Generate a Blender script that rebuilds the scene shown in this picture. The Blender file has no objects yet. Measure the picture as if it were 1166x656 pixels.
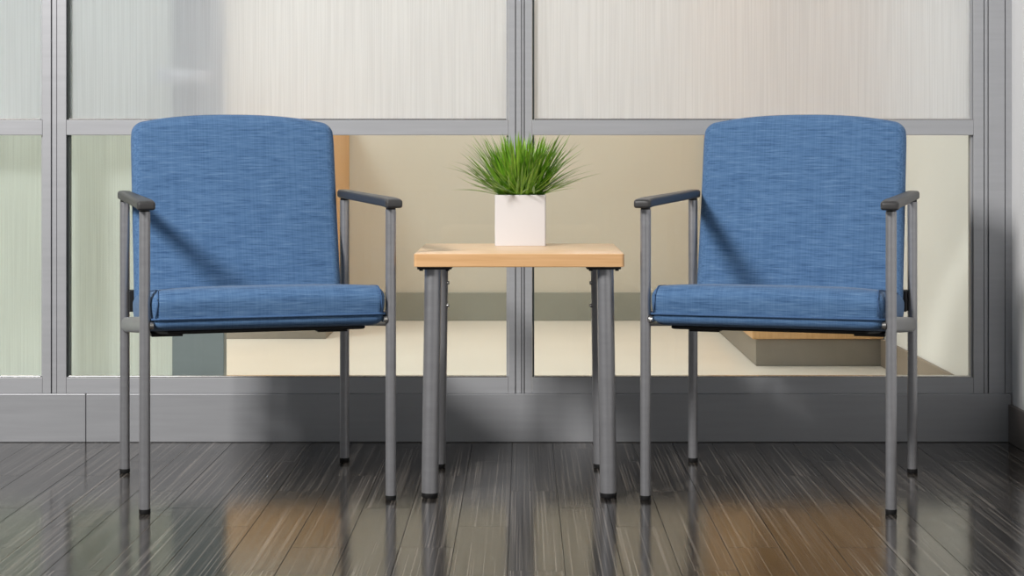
import bpy, bmesh, math, random
from mathutils import Vector, Matrix

# ------------------------------------------------------------------ camera
# Frame 1166x656.  Vanishing point of the floor planks: pixel (596,175); focal 2063 px;
# eye height 0.76 m.  World: X right, Y away from the camera, Z up.
F, EYE, VX, VY = 2063.0, 0.76, 596.0, 175.0
scn = bpy.context.scene
COL = scn.collection
cam = bpy.data.cameras.new('camera')
cam.sensor_width = 36.0
cam.lens = 36.0 * F / 1166.0
cam.shift_x = -(VX - 583.0) / 1166.0
cam.shift_y = (VY - 328.0) / 1166.0
cam.clip_start = 0.05
camo = bpy.data.objects.new('camera', cam)
camo.location = (0, 0, EYE)
camo.rotation_euler = (math.radians(90), 0, 0)
COL.objects.link(camo)
scn.camera = camo

# ------------------------------------------------------------------ light
w = bpy.data.worlds.new('world'); scn.world = w; w.use_nodes = True
w.node_tree.nodes['Background'].inputs['Color'].default_value = (0.93, 0.97, 1.0, 1)
w.node_tree.nodes['Background'].inputs['Strength'].default_value = 0.22

def area(name, loc, target, size, power, color=(1, 1, 1), size_y=None):
    l = bpy.data.lights.new(name, 'AREA'); l.energy = power; l.color = color
    l.size = size
    if size_y: l.shape = 'RECTANGLE'; l.size_y = size_y
    o = bpy.data.objects.new(name, l); o.location = loc
    o.rotation_euler = (Vector(target) - Vector(loc)).to_track_quat('-Z', 'Y').to_euler()
    COL.objects.link(o); return o

area('key_softbox', (-3.15, 0.15, 3.60), (0.0, 4.4, 0.55), 0.95, 400, (1.0, 0.975, 0.95))
area('back_room_ceiling_light', (0.1, 6.9, 2.62), (0.1, 6.9, 0), 2.0, 40, (1.0, 0.99, 0.975), 1.6)
area('corridor_ceiling_light', (-1.7, 6.2, 2.62), (-1.7, 6.2, 0), 0.7, 38, (0.94, 1.0, 1.0), 1.6)

vs = scn.view_settings
vs.view_transform = 'Standard'; vs.look = 'None'; vs.gamma = 1.0; vs.use_curve_mapping = False
vs.exposure = 0.0

# ------------------------------------------------------------------ helpers
def lin(c):
    return c / 12.92 if c <= 0.04045 else ((c + 0.055) / 1.055) ** 2.4
def S(r, g, b):
    return (lin(r / 255), lin(g / 255), lin(b / 255), 1.0)

def obj(name, bm, mat, parent=None, smooth=None, loc=None):
    me = bpy.data.meshes.new(name)
    bmesh.ops.recalc_face_normals(bm, faces=bm.faces[:])
    bm.to_mesh(me); bm.free()
    if mat: me.materials.append(mat)
    if smooth is not None:
        me.shade_smooth()
        if smooth < 180: me.set_sharp_from_angle(angle=math.radians(smooth))
    return link(name, me, parent, loc)

def link(name, me, parent=None, loc=None):
    o = bpy.data.objects.new(name, me); COL.objects.link(o)
    if parent: o.parent = parent
    if loc: o.location = loc
    return o

def tag(o, label=None, cat=None, group=None, kind=None):
    if label: o['label'] = label
    if cat: o['category'] = cat
    if group: o['group'] = group
    if kind: o['kind'] = kind
    return o

def empty(name, loc=(0, 0, 0), rz=0.0):
    o = bpy.data.objects.new(name, None); COL.objects.link(o)
    o.empty_display_size = 0.1
    o.location = loc; o.rotation_euler = (0, 0, rz); return o

def box(x0, x1, y0, y1, z0, z1, bev=0.0, seg=2, bm=None):
    own = bmesh.new()
    r = bmesh.ops.create_cube(own, size=1.0)
    for v in own.verts:
        v.co = Vector((x0 + (v.co.x + .5) * (x1 - x0), y0 + (v.co.y + .5) * (y1 - y0), z0 + (v.co.z + .5) * (z1 - z0)))
    if bev: bmesh.ops.bevel(own, geom=own.edges[:], offset=bev, segments=seg, profile=0.5, affect='EDGES')
    if bm is None: return own
    me = bpy.data.meshes.new('tmp'); own.to_mesh(me); own.free(); bm.from_mesh(me); bpy.data.meshes.remove(me)
    return bm

def ring_axis(h, r, k, m):
    a = [-h + r * (1 - math.cos(math.pi / 2 * i / k)) if False else -h + r * i / k for i in range(k)]
    mid = [-h + r + (2 * h - 2 * r) * i / m for i in range(m + 1)]
    return a + mid + [-x for x in reversed(a)]

def rbox(hx, hy, hz, r, fn=None, k=4, m=(10, 10, 4)):
    """Rounded box on a graded grid, every vertex optionally remapped by fn (cushions, pads)."""
    rx, ry, rz = (r, r, r) if not isinstance(r, tuple) else r
    ax = [ring_axis(hx, rx, k, m[0]), ring_axis(hy, ry, k, m[1]), ring_axis(hz, rz, k, m[2])]
    bm = bmesh.new(); cache = {}
    R = (rx, ry, rz); Hh = (hx, hy, hz)
    def vert(p):
        key = tuple(round(c, 6) for c in p)
        if key in cache: return cache[key]
        inner = [max(-(Hh[i] - R[i]), min(Hh[i] - R[i], p[i])) for i in range(3)]
        d = Vector([(p[i] - inner[i]) / R[i] for i in range(3)])
        # tangent warp gives even spacing around the corner
        d = Vector([math.tan(c * math.pi / 4) for c in d])
        if d.length > 0: d.normalize()
        q = Vector([inner[i] + d[i] * R[i] for i in range(3)])
        if fn: q = Vector(fn(*q))
        v = bm.verts.new(q); cache[key] = v; return v
    for a in range(3):
        b, c = (a + 1) % 3, (a + 2) % 3
        for s in (-1, 1):
            for i in range(len(ax[b]) - 1):
                for j in range(len(ax[c]) - 1):
                    q = []
                    for (ii, jj) in ((i, j), (i + 1, j), (i + 1, j + 1), (i, j + 1)):
                        p = [0, 0, 0]; p[a] = s * Hh[a]; p[b] = ax[b][ii]; p[c] = ax[c][jj]
                        q.append(vert(p))
                    if len(set(q)) == 4:
                        try: bm.faces.new(q)
                        except ValueError: pass
    return bm

def tube(path, rad, n=16, closed=False, sx=1.0, sz=1.0, cap=True, bm=None):
    """Round (or oval) tube along a polyline."""
    bm = bm or bmesh.new(); rings = []
    P = [Vector(p) for p in path]; N = len(P)
    for i in range(N):
        if closed: t = P[(i + 1) % N] - P[i - 1]
        else: t = P[min(i + 1, N - 1)] - P[max(i - 1, 0)]
        t.normalize()
        up = Vector((0, 0, 1)) if abs(t.z) < .9 else Vector((0, 1, 0))
        a = t.cross(up).normalized(); b = a.cross(t).normalized()
        r = rad[i] if isinstance(rad, (list, tuple)) else rad
        rings.append([bm.verts.new(P[i] + a * math.cos(2 * math.pi * j / n) * r * sx + b * math.sin(2 * math.pi * j / n) * r * sz) for j in range(n)])
    for i in range(N if closed else N - 1):
        A, B = rings[i], rings[(i + 1) % N]
        for j in range(n): bm.faces.new((A[j], A[(j + 1) % n], B[(j + 1) % n], B[j]))
    if cap and not closed:
        bm.faces.new(rings[0]); bm.faces.new(rings[-1])
    return bm

def rrect(hx, hy, r, n=6):
    pts = []
    for cx, cy, a0 in ((hx - r, hy - r, 0), (-hx + r, hy - r, 90), (-hx + r, -hy + r, 180), (hx - r, -hy + r, 270)):
        for i in range(n + 1):
            a = math.radians(a0 + 90 * i / n); pts.append((cx + r * math.cos(a), cy + r * math.sin(a)))
    return pts

def prism(pts, z0, z1, bev=0.0):
    bm = bmesh.new()
    b = [bm.verts.new((x, y, z0)) for x, y in pts]; t = [bm.verts.new((x, y, z1)) for x, y in pts]
    fb = bm.faces.new(b); ft = bm.faces.new(t); n = len(pts)
    for i in range(n): bm.faces.new((b[i], b[(i + 1) % n], t[(i + 1) % n], t[i]))
    if bev:
        es = list(fb.edges) + list(ft.edges)
        bmesh.ops.bevel(bm, geom=es, offset=bev, segments=2, profile=.5, affect='EDGES')
    return bm

# ------------------------------------------------------------------ materials
class NT:
    def __init__(s, name):
        s.m = bpy.data.materials.new(name); s.m.use_nodes = True
        s.t = s.m.node_tree; s.t.nodes.clear()
        s.out = s.t.nodes.new('ShaderNodeOutputMaterial')
    def n(s, typ, **kw):
        nd = s.t.nodes.new(typ)
        for k, v in kw.items():
            if k.startswith('i_'): nd.inputs[k[2:].replace('_', ' ')].default_value = v
            else: setattr(nd, k, v)
        return nd
    def l(s, a, b): s.t.links.new(a, b)
    def pb(s, color=(.5, .5, .5, 1), rough=.5, metal=0.0, spec=.5):
        p = s.n('ShaderNodeBsdfPrincipled')
        p.inputs['Base Color'].default_value = color; p.inputs['Roughness'].default_value = rough
        p.inputs['Metallic'].default_value = metal; p.inputs['Specular IOR Level'].default_value = spec
        s.l(p.outputs[0], s.out.inputs[0]); return p
    def coord(s, scale, kind='Object', rot=(0, 0, 0)):
        tc = s.n('ShaderNodeTexCoord'); mp = s.n('ShaderNodeMapping')
        mp.inputs['Scale'].default_value = scale; mp.inputs['Rotation'].default_value = rot
        s.l(tc.outputs[kind], mp.inputs[0]); return mp.outputs[0]
    def world(s, scale):
        g = s.n('ShaderNodeNewGeometry'); mp = s.n('ShaderNodeMapping')
        mp.inputs['Scale'].default_value = scale
        s.l(g.outputs['Position'], mp.inputs[0]); return mp.outputs[0]
    def noise(s, vec, scale=1.0, detail=3.0, rough=.5):
        nd = s.n('ShaderNodeTexNoise'); nd.inputs['Scale'].default_value = scale
        nd.inputs['Detail'].default_value = detail; nd.inputs['Roughness'].default_value = rough
        s.l(vec, nd.inputs['Vector']); return nd.outputs['Fac']
    def ramp(s, fac, stops):
        r = s.n('ShaderNodeValToRGB'); el = r.color_ramp.elements
        while len(el) < len(stops): el.new(0.5)
        for e, (p, c) in zip(el, stops): e.position = p; e.color = c
        s.l(fac, r.inputs[0]); return r.outputs[0]
    def mix(s, fac, a, b, mode='MIX'):
        nd = s.n('ShaderNodeMix'); nd.data_type = 'RGBA'; nd.blend_type = mode
        for sock, v in ((nd.inputs['Factor'], fac), (nd.inputs['A'], a), (nd.inputs['B'], b)):
            pass
        ins = [nd.inputs[0], nd.inputs[6], nd.inputs[7]]
        for sock, v in zip(ins, (fac, a, b)):
            if hasattr(v, 'is_linked'): s.l(v, sock)
            else: sock.default_value = v
        return nd.outputs[2]
    def math(s, op, a, b=0.0):
        nd = s.n('ShaderNodeMath', operation=op)
        for sock, v in zip(nd.inputs, (a, b)):
            if hasattr(v, 'is_linked'): s.l(v, sock)
            else: sock.default_value = v
        return nd.outputs[0]
    def bump(s, h, strength, dist, p):
        b = s.n('ShaderNodeBump'); b.inputs['Strength'].default_value = strength
        b.inputs['Distance'].default_value = dist; s.l(h, b.inputs['Height']); s.l(b.outputs[0], p.inputs['Normal'])

def plain(name, color, rough=.5, metal=0.0, spec=.5, var=.06, scale=(3, 3, 3), bump=0.0):
    t = NT(name); p = t.pb(color, rough, metal, spec)
    f = t.noise(t.world(scale), 1.0, 4)
    lo = tuple(c * (1 - var) for c in color[:3]) + (1,); hi = tuple(min(1, c * (1 + var)) for c in color[:3]) + (1,)
    t.l(t.ramp(f, [(.3, lo), (.7, hi)]), p.inputs['Base Color'])
    if bump: t.bump(t.noise(t.world((400, 400, 400)), 1.0, 2), bump, .001, p)
    return t.m

def m_fabric():
    t = NT('blue_woven_fabric'); p = t.pb(rough=.85, spec=.25)
    tc = t.n('ShaderNodeTexCoord').outputs['Object']
    def mapped(scale):
        mp = t.n('ShaderNodeMapping'); mp.inputs['Scale'].default_value = scale; t.l(tc, mp.inputs[0]); return mp.outputs[0]
    s1 = t.noise(mapped((22, 330, 330)), 1.0, 2, .6)      # short horizontal dashes
    s2 = t.noise(mapped((7, 130, 130)), 1.0, 2, .5)         # broader bands
    s3 = t.noise(mapped((520, 3, 3)), 1.0, 0, .5)         # upright warp threads
    c = t.ramp(s1, [(.30, S(40, 70, 108)), (.45, S(71, 104, 143)), (.58, S(83, 116, 154)), (.74, S(112, 142, 175))])
    c = t.mix(.36, c, t.ramp(s2, [(.35, S(65, 98, 137)), (.65, S(86, 120, 159))]))
    c = t.mix(.13, c, t.ramp(s3, [(.42, S(54, 87, 128)), (.58, S(98, 132, 170))]))
    t.l(c, p.inputs['Base Color'])
    p.inputs['Sheen Weight'].default_value = .12
    t.bump(t.math('ADD', s1, s3), .25, .0012, p)
    return t.m

def m_floor():
    t = NT('dark_streaked_plank'); p = t.pb(rough=.14, spec=.30)
    oi = t.n('ShaderNodeObjectInfo').outputs['Random']
    g = t.n('ShaderNodeNewGeometry').outputs['Position']
    cmb = t.n('ShaderNodeCombineXYZ'); t.l(t.math('MULTIPLY', oi, 37.0), cmb.inputs[1]); t.l(t.math('MULTIPLY', oi, 11.0), cmb.inputs[2])
    add = t.n('ShaderNodeVectorMath', operation='ADD'); t.l(g, add.inputs[0]); t.l(cmb.outputs[0], add.inputs[1])
    def mapped(scale):
        mp = t.n('ShaderNodeMapping'); mp.inputs['Scale'].default_value = scale; t.l(add.outputs[0], mp.inputs[0]); return mp.outputs[0]
    s1 = t.noise(mapped((330, 2.4, 1)), 1.0, 2, .5)
    s2 = t.noise(mapped((70, 1.2, 1)), 1.0, 2, .5)
    s3 = t.noise(mapped((430, 1.0, 1)), 1.0, 0, .5)
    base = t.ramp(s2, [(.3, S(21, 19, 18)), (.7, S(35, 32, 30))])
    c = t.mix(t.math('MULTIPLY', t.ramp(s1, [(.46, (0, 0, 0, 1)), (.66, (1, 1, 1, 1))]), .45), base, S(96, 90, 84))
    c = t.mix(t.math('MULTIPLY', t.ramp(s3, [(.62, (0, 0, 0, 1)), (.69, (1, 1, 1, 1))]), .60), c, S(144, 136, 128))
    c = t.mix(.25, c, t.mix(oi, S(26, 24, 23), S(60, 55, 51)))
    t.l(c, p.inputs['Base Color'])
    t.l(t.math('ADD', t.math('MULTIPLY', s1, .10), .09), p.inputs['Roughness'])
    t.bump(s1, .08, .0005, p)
    return t.m

def m_wood(name, a, b, axis='x', rough=.38):
    t = NT(name); p = t.pb(rough=rough, spec=.4)
    sc = {'x': (2, 45, 60), 'z': (40, 40, 1.6)}[axis]
    f = t.noise(t.coord(sc), 1.0, 5, .6); f2 = t.noise(t.coord(tuple(c * 4 for c in sc)), 1.0, 2)
    c = t.mix(.35, t.ramp(f, [(.3, a), (.7, b)]), t.ramp(f2, [(.35, a), (.65, b)]))
    t.l(c, p.inputs['Base Color']); return t.m

def m_alu(name, color, rough=.42, metal=.55):
    t = NT(name); p = t.pb(color, rough, metal, .5)
    f = t.noise(t.world((5, 60, 90)), 1.0, 3)
    t.l(t.ramp(f, [(.3, tuple(c * .96 for c in color[:3]) + (1,)), (.7, tuple(min(1, c * 1.03) for c in color[:3]) + (1,))]), p.inputs['Base Color'])
    t.l(t.math('ADD', t.math('MULTIPLY', f, .12), rough - .06), p.inputs['Roughness'])
    return t.m

def m_clear_glass():
    t = NT('clear_glass')
    tr = t.n('ShaderNodeBsdfTransparent'); tr.inputs[0].default_value = (.975, .985, .975, 1)
    gl = t.n('ShaderNodeBsdfGlossy'); gl.inputs['Roughness'].default_value = .01
    fr = t.n('ShaderNodeFresnel'); fr.inputs[0].default_value = 1.35
    mx = t.n('ShaderNodeMixShader'); t.l(fr.outputs[0], mx.inputs[0]); t.l(tr.outputs[0], mx.inputs[1]); t.l(gl.outputs[0], mx.inputs[2])
    t.l(mx.outputs[0], t.out.inputs[0]); return t.m

def m_frosted(name, tint, rough, ribs, diffuse):
    t = NT(name)
    f = t.noise(t.world((300, 1, 3.0)), 1.0, 1, .5)
    col = t.ramp(f, [(.35, tuple(c * (1 - ribs) for c in tint[:3]) + (1,)), (.65, tint)])
    rf = t.n('ShaderNodeBsdfRefraction', distribution='GGX'); rf.inputs['Roughness'].default_value = rough; rf.inputs['IOR'].default_value = 1.3
    t.l(col, rf.inputs[0])
    di = t.n('ShaderNodeBsdfDiffuse'); tl = t.n('ShaderNodeBsdfTranslucent'); t.l(col, di.inputs[0]); t.l(col, tl.inputs[0])
    dm = t.n('ShaderNodeMixShader'); dm.inputs[0].default_value = .5; t.l(di.outputs[0], dm.inputs[1]); t.l(tl.outputs[0], dm.inputs[2])
    mx = t.n('ShaderNodeMixShader'); mx.inputs[0].default_value = diffuse
    t.l(rf.outputs[0], mx.inputs[1]); t.l(dm.outputs[0], mx.inputs[2])
    b = t.n('ShaderNodeBump'); b.inputs['Strength'].default_value = .5; b.inputs['Distance'].default_value = .0008
    t.l(f, b.inputs['Height']); t.l(b.outputs[0], rf.inputs['Normal']); t.l(b.outputs[0], di.inputs['Normal'])
    t.l(mx.outputs[0], t.out.inputs[0]); return t.m

def m_grass():
    t = NT('grass_blade_green'); p = t.pb(rough=.38, spec=.45)
    f = t.noise(t.world((55, 55, 20)), 1.0, 2)
    oi = t.n('ShaderNodeObjectInfo').outputs['Random']
    c = t.ramp(f, [(.3, S(78, 132, 24)), (.5, S(122, 174, 40)), (.7, S(170, 210, 78))])
    c = t.mix(.55, c, t.ramp(oi, [(0, S(46, 96, 20)), (.5, S(104, 156, 36)), (1, S(172, 208, 84))]))
    t.l(c, p.inputs['Base Color'])
    p.inputs['Transmission Weight'].default_value = 0.0
    p.inputs['Subsurface Weight'].default_value = 0.0
    return t.m

FAB = m_fabric()
PIPE = plain('blue_piping_fabric', S(62, 94, 134), .85, var=.12, scale=(200, 200, 200))
TUBE = m_alu('silver_grey_tube', S(158, 158, 161), .34, .65)
ARM = plain('charcoal_moulded_plastic', S(58, 57, 57), .42, bump=.15)
BLACK = plain('black_rubber', S(22, 22, 23), .55)
HANDLE = m_alu('pale_satin_handle', S(236, 236, 236), .35, .1)
STEEL = m_alu('bright_steel', S(190, 188, 184), .25, .9)
FRAME = m_alu('satin_aluminium_frame', S(169, 170, 173), .45, .2)
GROOVE = plain('grey_track', S(128, 130, 132), .6)
GASKET = plain('dark_gasket', S(84, 90, 88), .6)
SKIRT = m_alu('brushed_aluminium_skirting', S(160, 161, 164), .42, .25)
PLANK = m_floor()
SLAB = plain('dark_grout_floor', S(24, 22, 21), .4)
CREAM = plain('cream_floor', S(222, 217, 206), .35, var=.03)
BEIGE = plain('beige_painted_wall', S(204, 200, 187), .8, var=.02)
WHITE = plain('off_white_painted_wall', S(222, 221, 216), .8, var=.02)
WHITE2 = plain('pale_grey_painted_wall', S(224, 224, 224), .7, var=.02)
BASEG = plain('grey_green_baseboard', S(146, 148, 138), .6)
BASET = plain('taupe_baseboard', S(138, 126, 112), .6)
BASED = plain('dark_taupe_baseboard', S(104, 98, 94), .5)
CLEAR = m_clear_glass()
FROST = m_frosted('ribbed_frosted_glass', (.950, .965, .985, 1), .42, .07, .42)
GREENF = m_frosted('green_frosted_door_glass', (.865, .915, .905, 1), .38, .08, .30)
DOORM = m_alu('blue_grey_door_frame', S(128, 138, 140), .5, .1)
MAPLE = m_wood('maple_laminate', S(226, 188, 146), S(240, 206, 168), 'x', .30)
MAPLE_E = m_wood('maple_edge_band', S(206, 160, 110), S(224, 180, 132), 'x', .4)
CABW = m_wood('honey_wood_veneer', S(204, 158, 104), S(222, 178, 124), 'z', .45)
TOE = plain('taupe_toe_kick', S(140, 132, 120), .55)
POT = plain('white_ceramic', S(216, 213, 213), .28, var=.01)
SOIL = plain('dark_soil', S(48, 42, 30), .9, var=.3, scale=(80, 80, 80))
GRASS = m_grass()

# ------------------------------------------------------------------ partition wall
YP = 4.77                                   # front face of the glazed partition
k = YP / F
PX = lambda px: (px - VX) * k
PZ = lambda py: EYE - (py - VY) * k
XR = 1.288                                  # right-hand wall face
XL = -2.6
ZC = 2.70                                   # ceiling

part = tag(empty('wall_back', (0, YP, 0)), 'grey aluminium partition with frosted upper and clear lower glass behind the chairs', 'partition', kind='structure')
ZB, ZR0, ZM0, ZM1 = PZ(448.5), PZ(430), PZ(153.8), PZ(136.6)
ZT = 2.62
# base panels (the joint shows left of the first chair)
XJ = PX(98)
for a, b in ((XL, XJ - .0008), (XJ + .0008, XR - .004)):
    obj('base_panel', box(a, b, -.003, .05, 0.0006, ZB, .0016), SKIRT, part)
# mullions: x range in pixels, with the glazing-track grooves that divide them
def mullion(p0, p1, grooves):
    x0, x1 = PX(p0), PX(p1)
    m = obj('mullion', box(x0, x1, .012, .062, ZB, ZT, .001), GROOVE, part)
    edges = [x0] + [c for g in grooves for c in (PX(g) - .0011, PX(g) + .0011)] + [x1]
    for i in range(0, len(edges), 2):
        obj('mullion_fin', box(edges[i], edges[i + 1], .003 if (i // 2) % 2 == 0 else .007, .0125, ZB + .0005, ZT, .0008), FRAME, m)
    return m
MU = [(-208, -180, (-198, -192)), (48, 75, (58, 64)), (579, 606, (587, 594, 597)), (1109, 1153.5, (1121, 1126, 1145))]
for a in MU: mullion(*a)
# bays
bays = [(-180, 48), (75, 579), (606, 1109)]
for i, (p0, p1) in enumerate(bays):
    x0, x1 = PX(p0), PX(p1)
    obj('bottom_rail', box(x0 + .0004, x1 - .0004, .003, .055, ZB + .0005, ZR0, .001), FRAME, part)
    obj('middle_rail', box(x0 + .0004, x1 - .0004, .003, .055, ZM0, ZM1, .001), FRAME, part)
    obj('top_rail', box(x0 + .0004, x1 - .0004, .003, .055, ZT - .06, ZT, .001), FRAME, part)
    g = obj('lower_pane', box(x0 + .001, x1 - .001, .026, .032, ZR0 + .0005, ZM0 - .0005), CLEAR, part)
    g['label'] = 'clear glass pane'
    g = obj('upper_pane', box(x0 + .001, x1 - .001, .026, .032, ZM1 + .0005, ZT - .0605), FROST, part)
    g['label'] = 'ribbed frosted glass pane'
    for z0, z1 in ((ZR0, ZM0), (ZM1, ZT - .06)):
        for xa, mt in ((x0 + .0005, GASKET), (x1 - .0055, FRAME)):
            obj('glazing_bead', box(xa, xa + .005, .014, .025, z0 + .001, z1 - .001), mt, part)
        obj('glazing_bead', box(x0 + .006, x1 - .006, .0035, .025, z0 + .0002, z0 + .0036, .0008), STEEL, part)
head = obj('trim_1', box(XL, XR - .004, YP, YP + .07, ZT + .001, ZC), FRAME)
tag(head, 'aluminium head trim above the glass partition', 'trim', kind='structure')

# ------------------------------------------------------------------ floor planks
fl = obj('floor', box(XL, XR + .02, -1.2, YP + .02, -.06, -.004), SLAB)
tag(fl, 'dark brown-grey glossy plank floor under the chairs', 'floor', kind='structure')
PW, PL, TH = .105, .78, .004
random.seed(4)
meshes = {}
def plank_mesh(wd, ln):
    key = (round(wd, 3), round(ln, 3))
    if key not in meshes:
        bm = box(0, wd, 0, ln, -TH, 0)
        top = [e for e in bm.edges if all(v.co.z > -.001 for v in e.verts)]
        bmesh.ops.bevel(bm, geom=top, offset=.0003, segments=1, affect='EDGES')
        me = bpy.data.meshes.new('plank'); bm.to_mesh(me); bm.free(); me.materials.append(PLANK)
        meshes[key] = me
    return meshes[key]
X0 = .076 - 24 * PW
joint = 3.885
order = [0, 3, 1, 2, 0, 2, 3, 1]
c = 0
x = X0
GAP = .0009
while x < XR - .012:
    x1 = min(x + PW, XR - .013)
    off = order[c % 8] * .195
    y = joint + off - 4 * PL
    while y < YP - .001:
        a, b = max(y, .95), min(y + PL, YP - .0005)
        if b - a > .02 and x1 - x > .01:
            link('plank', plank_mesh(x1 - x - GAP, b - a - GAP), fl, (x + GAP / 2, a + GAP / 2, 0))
        y += PL
    x += PW; c += 1

# ------------------------------------------------------------------ right wall, room beyond
wr = obj('wall_right', box(XR, XR + .1, -1.2, YP + .07, 0, ZC), WHITE2)
tag(wr, 'pale grey side wall at the right edge', 'wall', kind='structure')
br = obj('baseboard_right', box(XR - .012, XR - .0002, -1.2, YP - .001, .0002, .1, .002), BASED)
tag(br, 'dark taupe baseboard along the right side wall', 'baseboard', kind='structure')

YB = 8.25
f2 = obj('floor', box(XL - .6, XR + .1, YP + .021, YB + .1, -.06, 0), CREAM)
tag(f2, 'cream floor of the room behind the glass', 'floor', kind='structure')
wb = obj('wall_far', box(XL - .6, XR + .1, YB, YB + .1, 0, ZC), BEIGE)
tag(wb, 'beige far wall seen through the clear glass', 'wall', kind='structure')
bb = obj('baseboard_far', box(-.79, .82, YB - .014, YB - .0002, .0002, .128, .002), BASEG)
tag(bb, 'grey-green baseboard along the beige far wall', 'baseboard', kind='structure')
w2 = obj('wall_right_far', box(XR, XR + .1, YP + .071, YB - .0005, 0, ZC), WHITE)
tag(w2, 'white side wall of the room behind the glass', 'wall', kind='structure')
b2 = obj('baseboard_right_far', box(XR - .012, XR - .0002, YP + .072, 6.475, .0002, .1, .002), BASET)
tag(b2, 'taupe baseboard at the foot of the white side wall', 'baseboard', kind='structure')
w3 = obj('wall_left_far', box(XL - .7, XL - .6, YP + .07, YB, 0, ZC), WHITE)
tag(w3, 'white wall at the left end of the room behind', 'wall', kind='structure')
ce = obj('ceiling', box(XL - .7, XR + .1, YP + .071, YB + .1, ZC, ZC + .1), WHITE)
tag(ce, 'white ceiling of the room behind the glass', 'ceiling', kind='structure')

# frosted door standing just behind the partition, left
YD = 4.925
kd = YD / F
DX = lambda px: (px - VX) * kd
d = tag(empty('door_1', (0, YD, 0)), 'green frosted glass door with blue-grey stile behind the left chair', 'door', kind='structure')
xs0, xs1 = DX(196), DX(255)
xo = xs1 - .95
obj('stile', box(xs0, xs1, 0, .045, .008, 2.1, .002), DOORM, d)
obj('stile', box(xo, xo + .12, 0, .045, .008, 2.1, .002), DOORM, d)
obj('door_rail', box(xo + .121, xs0 - .001, 0, .045, .008, .152, .002), DOORM, d)
obj('door_rail', box(xo + .121, xs0 - .001, 0, .045, 1.98, 2.1, .002), DOORM, d)
obj('door_pane', box(xo + .121, xs0 - .001, .018, .026, .153, 1.979), GREENF, d)['label'] = 'green-tinted frosted glass'
zh = EYE + (VY - 88) * kd
hx = DX(236)
h = obj('lever_handle', tube([(hx, -.002, zh), (hx, -.045, zh), (hx - .004, -.054, zh), (hx - .012, -.058, zh), (hx - .06, -.058, zh), (DX(185), -.056, zh + .002)], [.012, .012, .015, .018, .021, .019], 14), HANDLE, d, 40)
obj('rose_plate', tube([(hx, .0, zh), (hx, -.009, zh)], .027, 24), TUBE, h, 40)
# the post closing the left cupboard bay

# counter-height cabinet (left) and tall cabinet (right)
cb = tag(empty('base_cabinet', (-.81, 7.43, 0)), 'honey wood counter-height cabinet behind the glass, left of the plant', 'cabinet')
obj('toe_kick', box(-.47, 0, .0, .815, .0005, .096, .001), TOE, cb)
obj('body', box(-.47, .018, .018, .815, .0965, .87, .001), CABW, cb)
for i in range(1):
    obj('cabinet_door', box(-.468, .016, .0, .0175, .10, .866, .0015), CABW, cb)
obj('worktop', box(-.475, .025, -.01, .815, .8705, .90, .002), CABW, cb)
ct = tag(empty('tall_cabinet', (.832, 6.48, 0)), 'tall honey wood cabinet on taupe plinth behind the right chair', 'cabinet')
obj('toe_kick', box(0, .4535, .0, 1.75, .0005, .096, .001), TOE, ct)
obj('body', box(-.012, .4535, .0, 1.75, .0965, 2.1, .001), CABW, ct)
for i in range(2):
    z0 = (.10, 1.05)[i]; z1 = (1.046, 2.096)[i]
    obj('cabinet_door', box(-.010, .4525, -.019, -.0005, z0, z1, .0015), CABW, ct)

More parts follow.
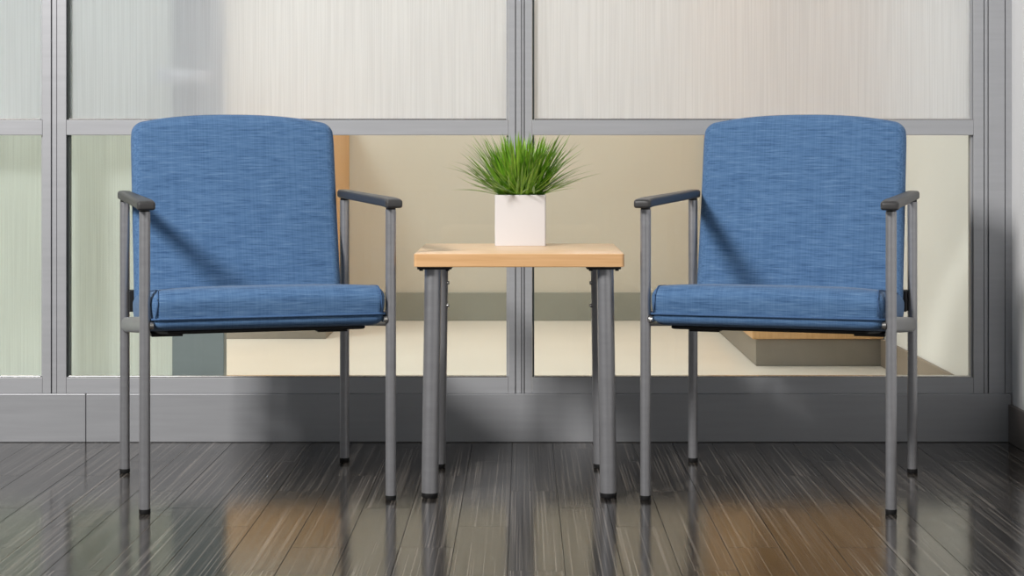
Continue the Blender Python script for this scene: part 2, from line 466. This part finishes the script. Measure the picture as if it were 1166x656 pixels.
# ------------------------------------------------------------------ chairs
LX, LY, LR = .2655, .2565, .0115            # leg centres, leg radius
TILT = .09                                  # seat falls to the rear
def make_chair(cx, cy, rz, label):
    root = tag(empty('armchair', (cx, cy, 0), rz), label, 'chair', 'blue waiting-room armchairs')
    zarm = lambda y: .6435 + .015 * (y + LY)
    for sx in (-1, 1):
        for sy in (-1, 1):
            x, y = sx * LX, sy * LY
            lg = obj('leg', tube([(x, y, .008), (x, y, zarm(y) - .006)], LR, 24), TUBE, root, 40)
            obj('foot_cap', tube([(x, y, 0), (x, y, .002), (x, y, .0105)], [.0108, .0122, .0122], 24), BLACK, lg, 40)
            obj('arm_socket', tube([(x, y, zarm(y) - .0062), (x, y, zarm(y) + .004)], LR * .92, 20), BLACK, lg, 40)
        # arm pad, wider at the front, nose past the front post
        def fa(px, py, pz, sx=sx):
            t = (py + .29) / .58                                    # 0 front .. 1 rear
            wd = 1.06 - .20 * t
            y = -.294 + t * (.278 + .294)
            droop = -.003 * max(0, 1 - t * 9) ** 2
            crown = .0015 * (1 - (px / .019) ** 2) if pz > 0 else 0
            return (sx * LX + px * wd, y, zarm(y) + .0095 + pz + droop + crown)
        a = obj('armrest', rbox(.0185, .29, .0095, (.006, .012, .006), fa, 4, (4, 20, 1)), ARM, root, 60)
        # side rail
        zr = lambda y: .399 - TILT * (y + LY)
        n = 14
        path = [(sx * (LX), -LY + (2 * LY) * i / n, zr(-LY + 2 * LY * i / n)) for i in range(n + 1)]
        rl = obj('side_rail', tube(path, .0175, 20, sx=.52, sz=1.0), TUBE, root, 40)
        obj('rail_end', rbox(.0105, .0125, .0178, (.008, .010, .009), lambda px, py, pz, sx=sx: (sx * LX + px, LY + py + .001, zr(LY) + pz), 3, (1, 1, 1)), TUBE, rl, 60)
        obj('bolt', tube([(sx * (LX - .012), -LY - .004, .397), (sx * (LX - .019), -LY - .006, .397)], [.0085, .0065], 14), STEEL, root, 40)
        # bracket tying the backrest to the rear post
        obj('back_bracket', box(min(sx * .236, sx * .258), max(sx * .236, sx * .2545), LY - .026, LY + .004, .385, .436, .002), BLACK, root)
    # seat: cushion over an upholstered base, welt between
    yf, yr = -.272, .205
    hy = (yr - yf) / 2; yc = (yr + yf) / 2
    sh = lambda y: -TILT * (y - yf)
    def fs(px, py, pz):
        y = py + yc
        crown = 0
        if pz > 0:
            crown = .010 * (1 - (px / .254) ** 4) * (1 - ((py + .03) / hy) ** 2 * .75)
        bul = .003 * max(0, 1 - ((pz - .015) / .031) ** 2)
        fx = px * (1 + bul / .254)
        fy = y + (py / hy) * bul
        front = -.006 * max(0, (-py - hy + .06) / .06) ** 2 if pz > 0 else 0
        return (fx, fy, .430 + pz + sh(y) + crown + front)
    cu = obj('seat_cushion', rbox(.2505, hy, .042, (.020, .030, .024), fs, 5, (26, 22, 4)), FAB, root, 180)
    lp = [(x * 1.0, y + yc, .4105 + sh(y + yc)) for x, y in rrect(.2525, hy + .002, .022, 6)]
    obj('piping', tube(lp, .0026, 8, closed=True), PIPE, cu, 180)
    for sx in (-1, 1):
        prof = []
        for i in range(13):
            a = math.pi / 2 * i / 12
            prof.append(fs(sx * .2375, -hy + .030 - .030 * math.cos(a), .018 + .024 * math.sin(a)))
        prof = [fs(sx * .2440, -hy, -.017)] + [Vector(p) + Vector((0, -.0002, .0002)) for p in prof] + [Vector(fs(sx * .2375, -hy + .030 + i * (2 * hy - .06) / 8, .042)) for i in range(1, 9)]
        obj('piping', tube(prof, .0017, 6), PIPE, cu, 180)
    def fb(px, py, pz):
        y = py + yc
        tp = .988 - .055 * max(0, -pz / .013)
        return (px * tp, yc + py * tp, .3975 + pz + sh(y))
    sb = obj('seat_base', rbox(.2520, hy + .001, .0130, (.022, .022, .006), fb, 4, (20, 16, 2)), FAB, root, 180)
    def fp(px, py, pz): return (px, py + yc + .01, .3815 + pz + sh(py + yc))
    obj('seat_pan', rbox(.215, hy - .03, .0045, (.01, .01, .003), fp, 2, (4, 4, 1)), BLACK, root, 60)
    for sx in (-1, 1):
        obj('mounting_plate', box(sx * .19 - .035, sx * .19 + .035, .02, .12, .345 - .0, .352, .001), BLACK, root)
    # backrest
    zb0, zb1 = .395, .856
    hz = (zb1 - zb0) / 2; zc = (zb0 + zb1) / 2
    LEAN = .245
    def fk(px, py, pz):
        z = zc + pz
        t = (pz + hz) / (2 * hz)
        q = px / .25
        z -= .024 * (abs(q) ** 2.4) * max(0, (t - .5) * 2) ** 1.5          # arched top edge
        wd = 1.0 + .0 * t - .015 * max(0, t - .9) * 10
        bulge = .012 * (1 - q * q) * (1 - (2 * t - 1) ** 4)
        if py < 0: py = py - bulge * .55 + .004 * math.sin(t * math.pi)
        return (px * wd, .222 + (z - .45) * LEAN + py, z)
    bk = obj('backrest', rbox(.2475, .0235, hz, (.024, .0225, .026), fk, 6, (26, 1, 26)), FAB, root, 180)
    return root

make_chair(-.620, 4.1455, math.radians(17), 'blue fabric armchair left of the table with its seat toward the plant')
make_chair(.597, 4.1455, math.radians(-17), 'blue fabric armchair right of the table, nearest the right wall')

# ------------------------------------------------------------------ side table
TX = -.0095
tb = tag(empty('side_table', (TX, 4.196, 0)), 'square maple-topped side table on grey tube legs between the armchairs', 'table')
TW, TD, Z0, Z1 = .2305, .2310, .5115, .5405
top = obj('tabletop', prism(rrect(TW - .0015, TD - .0015, .0055, 6), Z0, Z1, .0008), MAPLE, tb, 35)
bm = bmesh.new()
o_, i_ = rrect(TW, TD, .007, 6), rrect(TW - .0016, TD - .0016, .0055, 6)
rings = [[bm.verts.new((x, y, z)) for x, y in p] for p, z in ((i_, Z0 + .0002), (o_, Z0 + .0012), (o_, Z1 - .0012), (i_, Z1 - .0002))]
n = len(o_)
for a in range(4):
    A, B = rings[a], rings[(a + 1) % 4]
    for j in range(n): bm.faces.new((A[j], A[(j + 1) % n], B[(j + 1) % n], B[j]))
obj('edge_band', bm, MAPLE_E, top, 35)
for sx in (-1, 1):
    for sy in (-1, 1):
        xb, yb = sx * .1975, sy * .1885
        xt, yt = sx * .1905, sy * .1845
        lg = obj('leg', tube([(xb, yb, .011), (xt, yt, Z0 - .006)], .0187, 32), TUBE, tb, 40)
        obj('foot_cap', tube([(xb, yb, 0), (xb, yb, .0025), (xb, yb, .0112)], [.0165, .0185, .0185], 32), BLACK, lg, 40)
        pl = obj('mounting_plate', prism([(xt - sx * .004 + x, yt - sy * .004 + y) for x, y in rrect(.038, .038, .010, 4)], Z0 - .006, Z0 - .0004, .0006), BLACK, tb, 35)
        for qx, qy in ((-.029, -.029), (.029, -.029)):
            obj('screw', tube([(xt - sx * .004 + qx, yt - sy * .004 + qy, Z0 - .0095), (xt - sx * .004 + qx, yt - sy * .004 + qy, Z0 - .006)], .0042, 10), BLACK, pl, 40)
        if sy > 0:
            for z in (.448, .393):
                obj('bolt', tube([(xb * .985 - sx * .0165, yb - .006, z), (xb * .985 - sx * .024, yb - .009, z)], [.0062, .0045], 12), STEEL if sx < 0 else TUBE, lg, 40)

# ------------------------------------------------------------------ potted grass
PC = Vector((-.0073, 4.2985 + .0605, Z1))
pg = tag(empty('potted_grass', PC), 'bright green grass plant in a white cube pot on the table', 'plant')
HW, PH = .0605, .1215
bm = bmesh.new()
outer = rrect(HW, HW, .004, 3); inner = rrect(HW - .006, HW - .006, .003, 3); lower = rrect(HW - .001, HW - .001, .004, 3)
prof = [(lower, 0.0), (outer, .0012), (outer, PH - .0012), (lower, PH), (inner, PH), (inner, .03)]
rg = [[bm.verts.new((x, y, z)) for x, y in p] for p, z in prof]
n = len(outer)
for a in range(len(rg) - 1):
    for j in range(n): bm.faces.new((rg[a][j], rg[a][(j + 1) % n], rg[a + 1][(j + 1) % n], rg[a + 1][j]))
bm.faces.new(rg[0]); bm.faces.new(rg[-1])
obj('pot', bm, POT, pg, 35)
obj('soil', box(-HW + .007, HW - .007, -HW + .007, HW - .007, .031, PH - .006), SOIL, pg)
random.seed(11)
def blade(bm, base, az, th0, bend, length, wd):
    """A tapering folded blade: starts th0 off vertical and bends outward by `bend`."""
    N = 6; p = Vector(base); side = Vector((-math.sin(az), math.cos(az), 0)); rows = []
    for i in range(N + 1):
        t = i / N
        th = th0 + bend * t ** 1.3
        dirv = Vector((math.cos(az) * math.sin(th), math.sin(az) * math.sin(th), math.cos(th)))
        nrm = side.cross(dirv).normalized()
        ww = wd * (1 - t ** 3.5) * (0.75 + .5 * math.sin(min(1, t * 1.6) * math.pi / 2)) / 1.1
        if i == N: rows.append([bm.verts.new(p)])
        else: rows.append([bm.verts.new(p - side * ww / 2), bm.verts.new(p + nrm * ww * .22), bm.verts.new(p + side * ww / 2)])
        p = p + dirv * (length / N)
    for i in range(N):
        A, B = rows[i], rows[i + 1]
        if len(B) == 3:
            bm.faces.new((A[0], A[1], B[1], B[0])); bm.faces.new((A[1], A[2], B[2], B[1]))
        else:
            bm.faces.new((A[0], A[1], B[0])); bm.faces.new((A[1], A[2], B[0]))
def rand_blade(bm):
    az = random.uniform(0, 2 * math.pi)
    out = math.sqrt(random.random())
    r = (HW - .012) * out
    az2 = az + random.uniform(-.8, .8)
    q = random.random()
    if q < .30 and out > .45:                                       # low, arching out over the rim
        th0 = random.uniform(.85, 1.30); end = th0 + random.uniform(-.15, .45)
        ln = random.uniform(.085, .140)
    else:
        end = min(1.5, max(.05, out * random.uniform(.45, 1.5)))    # angle off vertical at the tip
        th0 = end * random.uniform(.40, .85)
        ln = random.uniform(.105, .158) / max(.84, math.cos(th0 * 1.1))
    blade(bm, (r * math.cos(az), r * math.sin(az), PH - .005), az2, th0, end - th0, ln, random.uniform(.0038, .0066))
for i in range(300):
    bm = bmesh.new(); rand_blade(bm); obj('blade', bm, GRASS, pg, 180)
bm = bmesh.new()
for i in range(170): rand_blade(bm)
# the few long drooping blades at either side
for az, th, bd, ln in ((math.pi, .95, .55, .175), (math.pi + .2, .75, .75, .165), (.1, .85, .65, .17), (-.15, 1.0, .5, .165), (-.3, 1.1, .55, .14)):
    blade(bm, (.035 * math.cos(az), .035 * math.sin(az), PH - .004), az, th, bd, ln, .0042)
tag(obj('blade_filling', bm, GRASS, pg, 180), kind='stuff')
